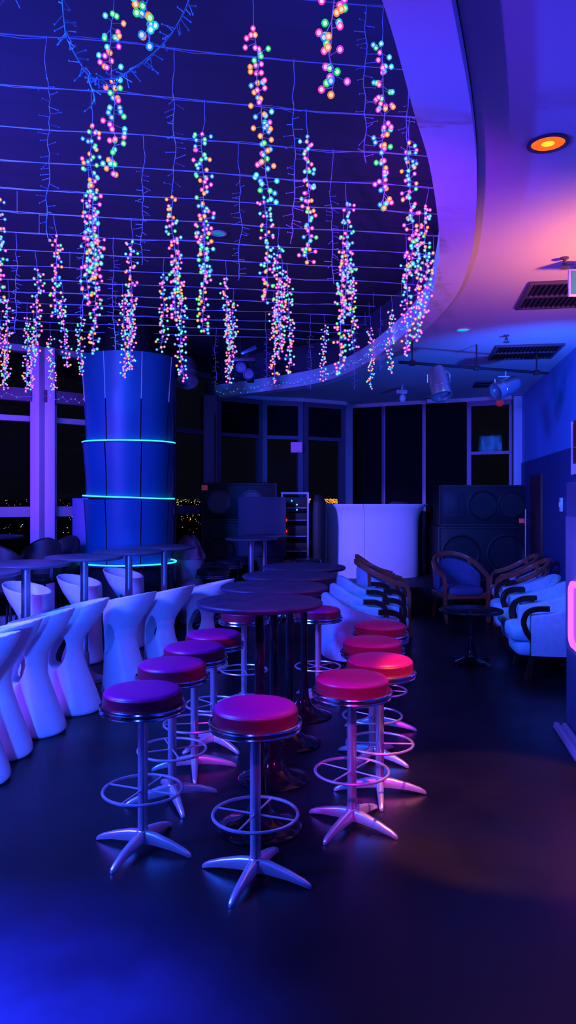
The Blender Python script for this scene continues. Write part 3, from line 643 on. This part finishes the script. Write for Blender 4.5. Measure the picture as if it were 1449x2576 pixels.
rp = rp.build('floor_threshold', mat('threshold_metal', (.55, .55, .75), .35, .4), bevel=.004); rp.location = (1.90, 4.95, 0); rp.rotation_euler = (0, 0, R(-9)); tag(rp, 'bright metal strip plate on the floor before the machine', 'threshold')
# switch and door on right wall
dn = MB().box((0, 0, 1.0), (.04, .85, 2.0)); y_ = 10.6; dn = dn.build('door_1', mat('dark_red_door', (.09, .02, .03), .5), bevel=.006); dn.location = (WR(y_)-.03, y_, 0); dn.rotation_euler = (0, 0, R(-9)); struct(dn, 'narrow dark red door in the right wall', 'door')
sw = MB().box((0, 0, 0), (.03, .1, .17)); sw.box((-.015, 0, 0), (.02, .035, .06)); sw = sw.build('wall_switch', M_white, bevel=.006); y_ = 8.95; sw.location = (WR(y_)-.03, y_, 1.58); sw.rotation_euler = (0, 0, R(-9)); tag(sw, 'small pale switch plate on the right wall', 'switch')
# ------------------------------------------------------------------ ceiling equipment
def vent(label, x, y, w, d):
    t = thing('ceiling_vent', label, 'vent', (x, y, HC-.001), R(-9), 'ceiling vents'); b = MB(); e = .035
    for sx in (-1, 1): b.box((sx*(w/2-e/2), 0, -.012), (e, d, .024))
    for sy in (-1, 0, 1): b.box((0, sy*(d/2-e/2), -.012), (w-2*e, e, .024))
    b.build('vent_frame', M_vent, t, bevel=.003); MB().box((0, 0, -.004), (w-.03, d-.03, .006)).build('backing', M_black, t, smooth=False)
    n = int(w/.045)
    for i in range(n):
        s = MB(); s.box((-w/2+e+(i+.5)*(w-2*e)/n, 0, -.015), (.004, d-2*e, .022), ry=.5); s.build('slat', M_vent, t, smooth=False)
vent('nearest large ceiling vent at the right photo edge', 2.35, 6.12, .78, .80); vent('middle ceiling vent above the right end of the light bar', 2.74, 8.52, .74, .80); vent('small far ceiling vent behind the light bar', 2.98, 10.9, .42, .55)
def downlight(name, label, x, y, z, r, col, s, rim):
    t = thing(name, label, 'downlight', (x, y, z)); MB().lathe([(r, -.001), (r+.018, -.002), (r+.02, -.008), (r+.004, -.012), (r-.001, -.006)], 40, cap=False).build('rim', rim, t)
    MB().lathe([(.001, -.0045), (r*.5, -.0045), (r, -.003)], 40).build('lens', emis('lens_'+name+str(len(bpy.data.materials)), col, s), t); return t
downlight('downlight', 'glowing orange round downlight in the right ceiling', 1.248, 3.53, HC, .078, (1, .10, .01), 1.6, M_vent)
MB().lathe([(.001, -.006), (.03, -.006)], 24).build('hot_spot', emis('hot', (1, .42, .03), 2), bpy.data.objects['downlight'])
downlight('downlight', 'cyan round downlight in the blue-lit ceiling', 1.765, 7.41, HC, .062, (.0, .60, .85), 1.1, M_white)
downlight('downlight', 'small white-rimmed downlight in the dark recess ceiling', PX(550, 6.22), 6.22, HR, .05, (.02, .35, .75), .6, M_white)
spot('orange_downlight', (1.248, 3.53, HC-.03), (1.16, 3.9, 0), (1, .25, .045), 700, 32, .3, .03)
spot('cyan_downlight', (1.765, 7.41, HC-.03), (1.765, 7.5, 0), (.02, .4, 1), 10, 80, .6, .03)
def sprinkler(label, x, y):
    b = MB(); b.lathe([(.001, 0), (.03, 0), (.028, -.01), (.012, -.014), (.012, -.04), (.02, -.045), (.001, -.05)], 16); b.lathe([(.001, -.07), (.035, -.07), (.035, -.075), (.001, -.075)], 16)
    b.cyl((.015, 0, -.04), (.012, 0, -.07), .003, n=6); b.cyl((-.015, 0, -.04), (-.012, 0, -.07), .003, n=6)
    o = b.build('sprinkler', M_vent); o.location = (x, y, HC); tag(o, label, 'sprinkler')
sprinkler('small sprinkler head above the nearest vent', 1.96, 5.21); sprinkler('tiny sprinkler head between cyan downlight and middle vent', 2.28, 7.68)
ex = thing('exit_sign', 'green sign in a pale frame cut off by the right photo edge', 'sign', (PX(1430, 5.25)+.20, 5.25, 3.1)); MB().box((0, 0, .09), (.40, .03, .19)).build('sign_frame', M_white, ex, bevel=.004)
MB().box((0, -.0175, .09), (.375, .004, .165)).build('sign_face', mat('sign_green', (.03, .28, .24), .4, emit=(.02, .35, .28), es=.15), ex, smooth=False); MB().cyl((0, 0, .18), (0, 0, .262), .008).build('hanger', M_white, ex)
# light bar with two par cans
bar = thing('light_bar', 'thin black lighting bar under the right ceiling', 'lighting bar', (0, 0, 0)); p0 = Vector((1.18, 7.8, 3.1)); p1 = Vector((3.0, 8.5, 3.1))
MB().cyl(p0, p1, .016).build('pipe', M_black, bar)
for t in (.08, .5, .92):
    q = p0.lerp(p1, t); MB().cyl(q, q+Vector((0, 0, HC-3.1)), .008).build('hanger', M_black, bar)
    MB().box(q, (.06, .05, .05)).build('clamp', M_black, bar, bevel=.004)
def parcan(label, q, tilt, pan, L=.30, r=.095, drop=.07, m=None, group='silver stage spotlights'):
    m = m or M_steel; t = thing('stage_spotlight', label, 'spotlight', q, 0, group)
    z = -drop-.12
    MB().tube([(-.12, 0, z), (-.12, 0, -drop-.03), (-.09, 0, -drop), (.09, 0, -drop), (.12, 0, -drop-.03), (.12, 0, z)], .008, 6).build('yoke', m, t)
    MB().cyl((0, 0, -drop), (0, 0, 0), .012).build('clamp_rod', m, t)
    o = MB().lathe([(r*.45, -L*.55), (r*.8, -L*.5), (r*.92, -L*.35), (r*.95, 0), (r, .02), (r, L*.42), (r*1.05, L*.43), (r*1.05, L*.5), (r*.93, L*.5), (r*.9, L*.3), (.001, L*.28)], 28); o = o.build('can', m, t); o.location = (0, 0, z); o.rotation_euler = (tilt, 0, pan)
    l = MB().lathe([(.001, L*.40), (r*.6, L*.39), (r*.9, L*.36)], 24).build('lens', mat('spot_lens', (.15, .15, .22), .1), o)
    o2 = MB().torus((0, 0, L*.2), r*1.005, .004, 28, 6).build('band', M_chrome, o); t.rotation_euler = (0, 0, pan*0); return t
q = p0.lerp(p1, .25); parcan('silver stage spotlight hanging at the left of the light bar', q, R(158), R(20), .34, .11)
q = p0.lerp(p1, .70); parcan('silver stage spotlight hanging at the right of the light bar', q, R(115), R(-70), .30, .10)
# spotlights in the recess
parcan('large can spotlight beside the top right of the blue column', (PX(468, 9.5), 9.5, 3.43), R(150), R(12), .34, .145, .02, M_frame, 'spotlights in the recess')
MB().cyl((PX(468, 9.5), 9.5, 3.43), (PX(468, 9.5), 9.5, 3.9), .012).build('hanging_rod', M_black, None).name = 'hanging_rod'
tag(bpy.data.objects['hanging_rod'], 'black rod carrying the large can spotlight', 'rod')
sn = thing('scanner_light', 'black scanner fixture with two round lenses and blue mirror head', 'spotlight', (PX(615, 10), 10, 0))
MB().box((0, 0, 3.52), (.30, .3, .05)).build('mount_plate', M_frame, sn, bevel=.004); MB().cyl((-.05, 0, 3.54), (-.05, 0, 3.9), .012).build('hanger', M_black, sn)
MB().box((.08, 0, 3.37), (.10, .16, .26)).build('body', M_speaker, sn, bevel=.01)
MB().box((.06, -.03, 3.66), (.22, .06, .05), ry=R(-25)).build('mirror_head', mat('mirror_blue', (.15, .4, .7), .2, .6), sn, bevel=.006); MB().box((.04, 0, 3.60), (.07, .08, .1)).build('neck', M_speaker, sn, bevel=.004)
for dx, dz in ((-.04, 3.53-.0), (.06, 3.44)):
    b = MB().lathe([(.03, .0), (.072, .0), (.075, .02), (.062, .03), (.055, .015), (.001, .01)], 28); o = b.build('lens_ring', mat('lens_ring_blue', (.3, .4, .7), .3, .5), sn); o.rotation_euler = (R(100), 0, R(15)); o.location = (dx, -.16, dz-.02-.10)
# small items under the far ceiling
for px, py, Y, l in ((1010, 985, 11.2, 'small pale box under the far ceiling, left one'), (1085, 1008, 12.4, 'small pale box at the window head, right one')):
    o = MB().box((0, 0, -.03), (.16, .10, .06)); o.cyl((0, 0, 0), (0, 0, max(.01, HC-PZ(py, Y)-.02)), .008); o = o.build('ceiling_sensor', M_white, bevel=.003); o.location = (PX(px, Y), Y, PZ(py, Y)+.02); tag(o, l, 'sensor')
o = MB().sphere((0, 0, 0), .05, 20, 12, 1.3); o.cyl((0, 0, .05), (0, 0, HC-PZ(1002, 11)), .006); o = o.build('pendant_dome', M_white); o.location = (PX(1013, 11), 11, PZ(1002, 11)); tag(o, 'tiny white dome hanging below the left pale box', 'camera')
o = MB().sphere((0, 0, 0), .06, 20, 12); o.cyl((0, 0, .04), (0, 0, HC-PZ(1013, 11.5)), .006); o = o.build('coloured_lamp', mat('red_lens', (.4, .02, .05), .2, emit=(1, .05, .1), es=.15)); o.location = (PX(1257, 11.5), 11.5, PZ(1013, 11.5)); tag(o, 'small dark red lamp by the right-hand stage spotlight', 'lamp')
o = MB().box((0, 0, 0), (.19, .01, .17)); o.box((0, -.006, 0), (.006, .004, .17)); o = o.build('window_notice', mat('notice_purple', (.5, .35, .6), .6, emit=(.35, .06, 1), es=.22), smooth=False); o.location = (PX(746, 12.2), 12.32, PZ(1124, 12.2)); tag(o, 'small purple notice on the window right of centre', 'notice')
# ------------------------------------------------------------------ wires and fairy lights
wires = []; ordn = ['topmost', 'second', 'third', 'fourth', 'fifth', 'sixth', 'seventh', 'eighth', 'ninth', 'tenth', 'eleventh', 'twelfth', 'thirteenth', 'fourteenth', 'fifteenth', 'sixteenth']
ZW = 3.75
def inner_x(y):
    best = 1.2
    for i in range(NI-1):
        a, c = INN[i], INN[i+1]
        if min(a.y, c.y) <= y <= max(a.y, c.y): best = a.x+(c.x-a.x)*(y-a.y)/max(1e-6, c.y-a.y)
    return best
for k in range(16):
    y0 = 3.07+.435*k; wires.append(y0); xe = 1.2
    for _ in range(6): xe = inner_x(y0+.155*xe)
    xe = xe+.10; xs = -4.7 if y0 > 8 else -5.2
    if k > 10: xe = min(xe, .95)
    rnd = random.Random(k); pts = [(x, y0+.155*x, ZW-.010*math.sin((x-xs)*2.1)**2+rnd.uniform(-.003, .003)) for x in [xs+(xe-xs)*i/24 for i in range(25)]]
    b = MB().tube(pts, .0028, 5); pts2 = [(p[0], p[1]+.012*math.sin(p[0]*9), p[2]+.007*math.sin(p[0]*7+k)) for p in pts]; b.tube(pts2, .0018, 4)
    for xx in (xs+.3, (xs+xe)/2, xe-.02): b.cyl((xx, y0+.155*xx, ZW-.01), (xx, y0+.155*xx, HR), .002, n=5)
    o = b.build('light_wire', M_wire); tag(o, 'pale horizontal wire carrying light strands, %s from the top of the photo' % ordn[k], 'wire', 'wires across the ceiling recess')
BM = {}
for k, m in M_bulb_halo.items():
    b = MB(); b.sphere((0, 0, 0), .0115, 8, 6); b.mi = 1; b.sphere((0, 0, 0), .0064, 8, 5); BM[k] = b.mesh('bulb', [m, M_core])
M_tip = mat('dead_bulb', (.35, .5, .75), .3)
def near_wire(px, elev_top, z_off=.16):
    Y = (ZW-z_off-EYE)*F/elev_top; best = None
    for y0 in wires+[wires[0]-.435, wires[0]-.87]:
        y = y0/(1-.155*(px-CX)/F)
        if best is None or abs(y-Y) < abs(best-Y): best = y
    return best
def strand(px, yt, yb, label, lit=True, seed=0, drift=0, dens=92):
    rnd = random.Random(seed*31+int(px)); Y = near_wire(px, HY-yt)
    zt = min(ZW-.05, PZ(yt, Y)); zb = PZ(yb, Y); X = PX(px, Y); X2 = PX(px+drift, Y)
    t = thing('fairy_light_strand', label, 'string lights', (X, Y, ZW), 0, 'lit fairy light strands' if lit else 'unlit fairy light strands')
    n = max(6, int((ZW-zb)/.035)); pts = []; wx = wy = 0
    for i in range(n+1):
        f = i/n; z = -(ZW-zb)*f; wx = wx*.85+rnd.uniform(-.008, .008); wy = wy*.85+rnd.uniform(-.006, .006)
        pts.append(Vector((wx*min(1, f*6)+(X2-X)*f, wy*min(1, f*6), z)))
    b = MB().tube(pts, .0020, 5); bulbs = []
    def at(z):
        f = -z/(ZW-zb)*n; i = max(0, min(n-1, int(f))); return pts[i].lerp(pts[i+1], f-i)
    nb = int((zt-zb)*dens) if lit else int((zt-zb)*42); nb = min(nb, 100 if lit else 60)
    for i in range(nb):
        z = -(ZW-zt)-(zt-zb)*(i+rnd.uniform(-.3, .3))/max(1, nb-1); z = max(-(ZW-zb), min(-.02, z)); p = at(z)
        a = rnd.uniform(0, 2*PI) if lit else rnd.choice((0, PI))+rnd.uniform(-.5, .5); L = rnd.uniform(.012, .052) if lit else rnd.uniform(.022, .05)
        if i == 0 or i == nb-1: L = .004
        q = p+Vector((math.cos(a)*L, math.sin(a)*L, rnd.uniform(-.018, .014) if lit else rnd.uniform(-.022, .012)))
        b.cyl(p, q, .0016, .0013, 4)
        if lit: bulbs.append(q)
        else: b.sphere(q, .003, 5, 4)
    b.build('cable', M_cable, t, smooth=False)
    names = list(BM); wts = [22, 16, 16, 12, 20, 14]
    for q in bulbs:
        o = link('bulb', BM[rnd.choices(names, wts)[0]], t); o.location = q
    return t
L = 'multicoloured lit fairy light strand '
LIT = [
 (365, -330, 115, 'whose lower tip shows at the top edge, left of centre', 8), (290, 40, 435, 'just right of the drooping garland, starting near the top', 0),
 (230, 310, 700, 'long and dense, left below the drooping garland', 10), (248, 600, 885, 'ending just above the top left rim of the blue column', -8), (222, 470, 760, 'twined along the long one above the column', 0),
 (637, 80, 500, 'tall, in the upper middle starting near the top edge', 25), (662, 495, 760, 'continuing below the tall upper middle strand', 8), (852, -260, 225, 'short, hanging from the top edge right of centre', -10),
 (965, 110, 525, 'tall, closest to the pale fascia near the top', 0), (1030, 365, 690, 'running beside the curved fascia at mid height', 5), (1078, 520, 800, 'touching the rightmost bulge of the fascia', -12),
 (1055, 590, 860, 'between the two bulge strands by the fascia', -8), (1022, 640, 893, 'low beside the fascia where it turns left', 0), (515, 330, 700, 'left of centre, level with the drooping recess downlight', -4), (505, 560, 838, 'lower continuation left of the small recess downlight', 12),
 (770, 350, 660, 'short, alone right of the tall middle strand', 0), (870, 510, 800, 'dense upper one of the pair right of centre', 0), (866, 600, 940, 'dense lower one of the pair right of centre', -12), (886, 660, 880, 'thin one on the right side of the dense pair', 0),
 (437, 495, 800, 'above the right rim of the blue column', 0), (448, 640, 955, 'ending at the large can spotlight by the column', 12), (413, 690, 880, 'just left of the strand ending at the can spotlight', -6), (330, 605, 860, 'above the middle of the blue column', -6), (308, 740, 950, 'hanging in front of the blue column top, left one', 10), (335, 760, 930, 'hanging in front of the blue column top, right one', -4),
 (135, 595, 800, 'left of the column, starting high', 10), (88, 680, 890, 'dense, left upper one near the purple post', 0), (68, 800, 985, 'dense, lowest one left of the purple post', 0), (85, 830, 975, 'packed against the lowest one left of the purple post', -5), (155, 750, 925, 'between purple post and blue column, left one', 12), (203, 800, 940, 'directly left of the blue column top', 0),
 (126, 850, 980, 'ending in front of the purple post', 3), (20, 755, 950, 'second from the left photo edge', -8), (3, 820, 978, 'lowest at the left photo edge', 5), (-4, 500, 760, 'just peeking in at the left photo edge', 0),
 (568, 700, 880, 'upper one of the bunch left of the black scanner fixture', 8), (588, 760, 930, 'right one of the bunch left of the black scanner fixture', -5), (572, 800, 962, 'lowest one of the bunch left of the black scanner fixture', 6),
 (702, 620, 850, 'upper one of the dense centre bunch', 0), (722, 700, 940, 'right one of the dense centre bunch', 5), (688, 770, 962, 'lowest one of the dense centre bunch', 2), (706, 680, 900, 'middle one of the dense centre bunch', 0),
 (815, 820, 955, 'short and low between centre bunch and right pair', 0), (933, 828, 975, 'short, hanging alone in front of the lower fascia', 0), (985, 780, 938, 'short, right of the one before the lower fascia', 0)]
for i, (px, yt, yb, l, dr_) in enumerate(LIT):
    strand(px, yt, yb, L+l, True, i+1, dr_)
U = 'unlit pale fairy light strand '
for i, (px, yt, yb, l, dr_) in enumerate([(118, 200, 600, 'left of the drooping garland', 4), (210, 560, 800, 'left of the long dense lit strand', 0), (440, 235, 480, 'in the upper left middle, above the column right rim', -4), (360, 420, 660, 'between the garland and the left centre strand', 0),
    (740, 260, 600, 'between the tall middle strand and the short right one', -8), (922, 40, 410, 'left of the tall strand by the fascia', 0), (600, 450, 700, 'left of the tall middle strand, mid height', 5), (838, 480, 710, 'left of the dense right pair', 0), (285, 640, 880, 'in front of the column top left seam', 0),
    (1025, 250, 420, 'against the fascia edge near the top', 0), (545, 850, 970, 'low, left of the scanner fixture', -3), (668, 830, 965, 'frayed and whitish, left of the centre bunch bottom', 0), (781, 830, 980, 'frayed and whitish, right of the centre bunch', -2), (893, 830, 980, 'low, right of the dense pair bottom', 0),
    (40, 640, 830, 'near the left photo edge', 0), (958, 800, 930, 'faint, right of the strand before the lower fascia', 0)]):
    strand(px, yt, yb, U+l, False, 100+i, dr_)
# drooping garland
gl = thing('fairy_light_garland', 'pale unlit garland drooping in a wide loop at top left', 'string lights')
Yg = 2.75; rnd = random.Random(4)
P = [(155, -60), (158, 40), (175, 110), (215, 175), (240, 190), (290, 188), (345, 172), (400, 130), (440, 70), (475, 10), (490, -60)]
pts = cat_rom([(PX(x, Yg), Yg+.02*math.sin(x), PZ(y, Yg)) for x, y in P], 8); b = MB(); b.tube(pts, .003, 5)
zt = ZW
b.tube([pts[0], (pts[0].x-.03, Yg-.06, ZW)], .003, 5); b.tube([pts[-1], (pts[-1].x+.03, Yg-.06, ZW)], .003, 5)
br = cat_rom([(PX(228, Yg), Yg, PZ(185, Yg)), (PX(225, Yg), Yg, PZ(205, Yg)), (PX(236, Yg), Yg, PZ(235, Yg)), (PX(240, Yg), Yg, PZ(262, Yg))], 5); b.tube(br, .003, 5)
for p in pts[::1]+br[::2]:
    for _ in range(1):
        a = rnd.uniform(0, 2*PI); q = p+Vector((math.cos(a)*rnd.uniform(.03, .05), rnd.uniform(-.02, .02), rnd.uniform(-.045, .02))); b.cyl(p, q, .0022, .0018, 5); b.sphere(q, .004, 5, 4)
b.build('cable', mat('garland_cable', (.35, .9, .95), .45), gl, smooth=False)
hw = MB(); y_ = Yg-.06; hw.tube([(x, y_, ZW) for x in (-5, -1.2, -.3, .35)], .003, 5); hw = hw.build('light_wire', M_wire); tag(hw, 'wire above the photo top edge carrying the drooping garland', 'wire')
# thin branch at the very top-left
g2 = thing('fairy_light_garland', 'small pale forked twig of unlit lights in the top left corner', 'string lights')
b = MB(); pp = [(43, -90), (44, -10), (35, 15), (15, 40), (12, 60)]; b.tube([(PX(x, Yg), Yg-.06, PZ(y, Yg)) for x, y in pp], .003, 5); pp = [(44, -10), (48, 15), (60, 35), (66, 48)]; b.tube([(PX(x, Yg), Yg-.06, PZ(y, Yg)) for x, y in pp], .003, 5); b.tube([(PX(43, Yg), Yg-.06, PZ(-90, Yg)), (PX(43, Yg), Yg-.06, ZW)], .003, 5)
b.build('cable', M_cable, g2, smooth=False)
# tiny blue lights along the fascia
fl = thing('rope_light', 'string of tiny blue lights along the curved fascia', 'string lights'); b = MB(); pp = []
for i in range(58, NI): pp.append(Vector((INN[i].x-.006, INN[i].y-.008, HB+.06+.02*math.sin(i*.9))))
b.tube(pp, .003, 4); b.build('cable', M_cable, fl, smooth=False); db = MB(); db.sphere((0, 0, 0), .0062, 6, 4); dm = db.mesh('bulb', M_bluedot); rnd = random.Random(2)
for i in range(95):
    f = i/95*(len(pp)-1); k = int(f); q = pp[k].lerp(pp[k+1], f-k); o = link('bulb', dm, fl); o.location = q+Vector((-.004, -.012, rnd.uniform(-.045, .05)))
f2 = thing('rope_light', 'string of tiny blue lights on the bulkhead across the left windows', 'string lights'); b = MB(); n = 34; pp = []
for i in range(n):
    f = i/(n-1); a = Vector((-4.2, 8.71, 2.95)).lerp(Vector((-3.38, 9.25, 2.95)), f/.5) if f < .5 else Vector((-3.08, 9.45, 2.95)).lerp(Vector((-2.38, 10.07, 2.95)), (f-.5)/.5); pp.append(a+Vector((0, 0, .03*math.sin(i*2.3))))
b.tube(pp, .003, 4); b.build('cable', M_cable, f2, smooth=False)
for p in pp: o = link('bulb', dm, f2); o.location = p+Vector((.004, -.014, 0))
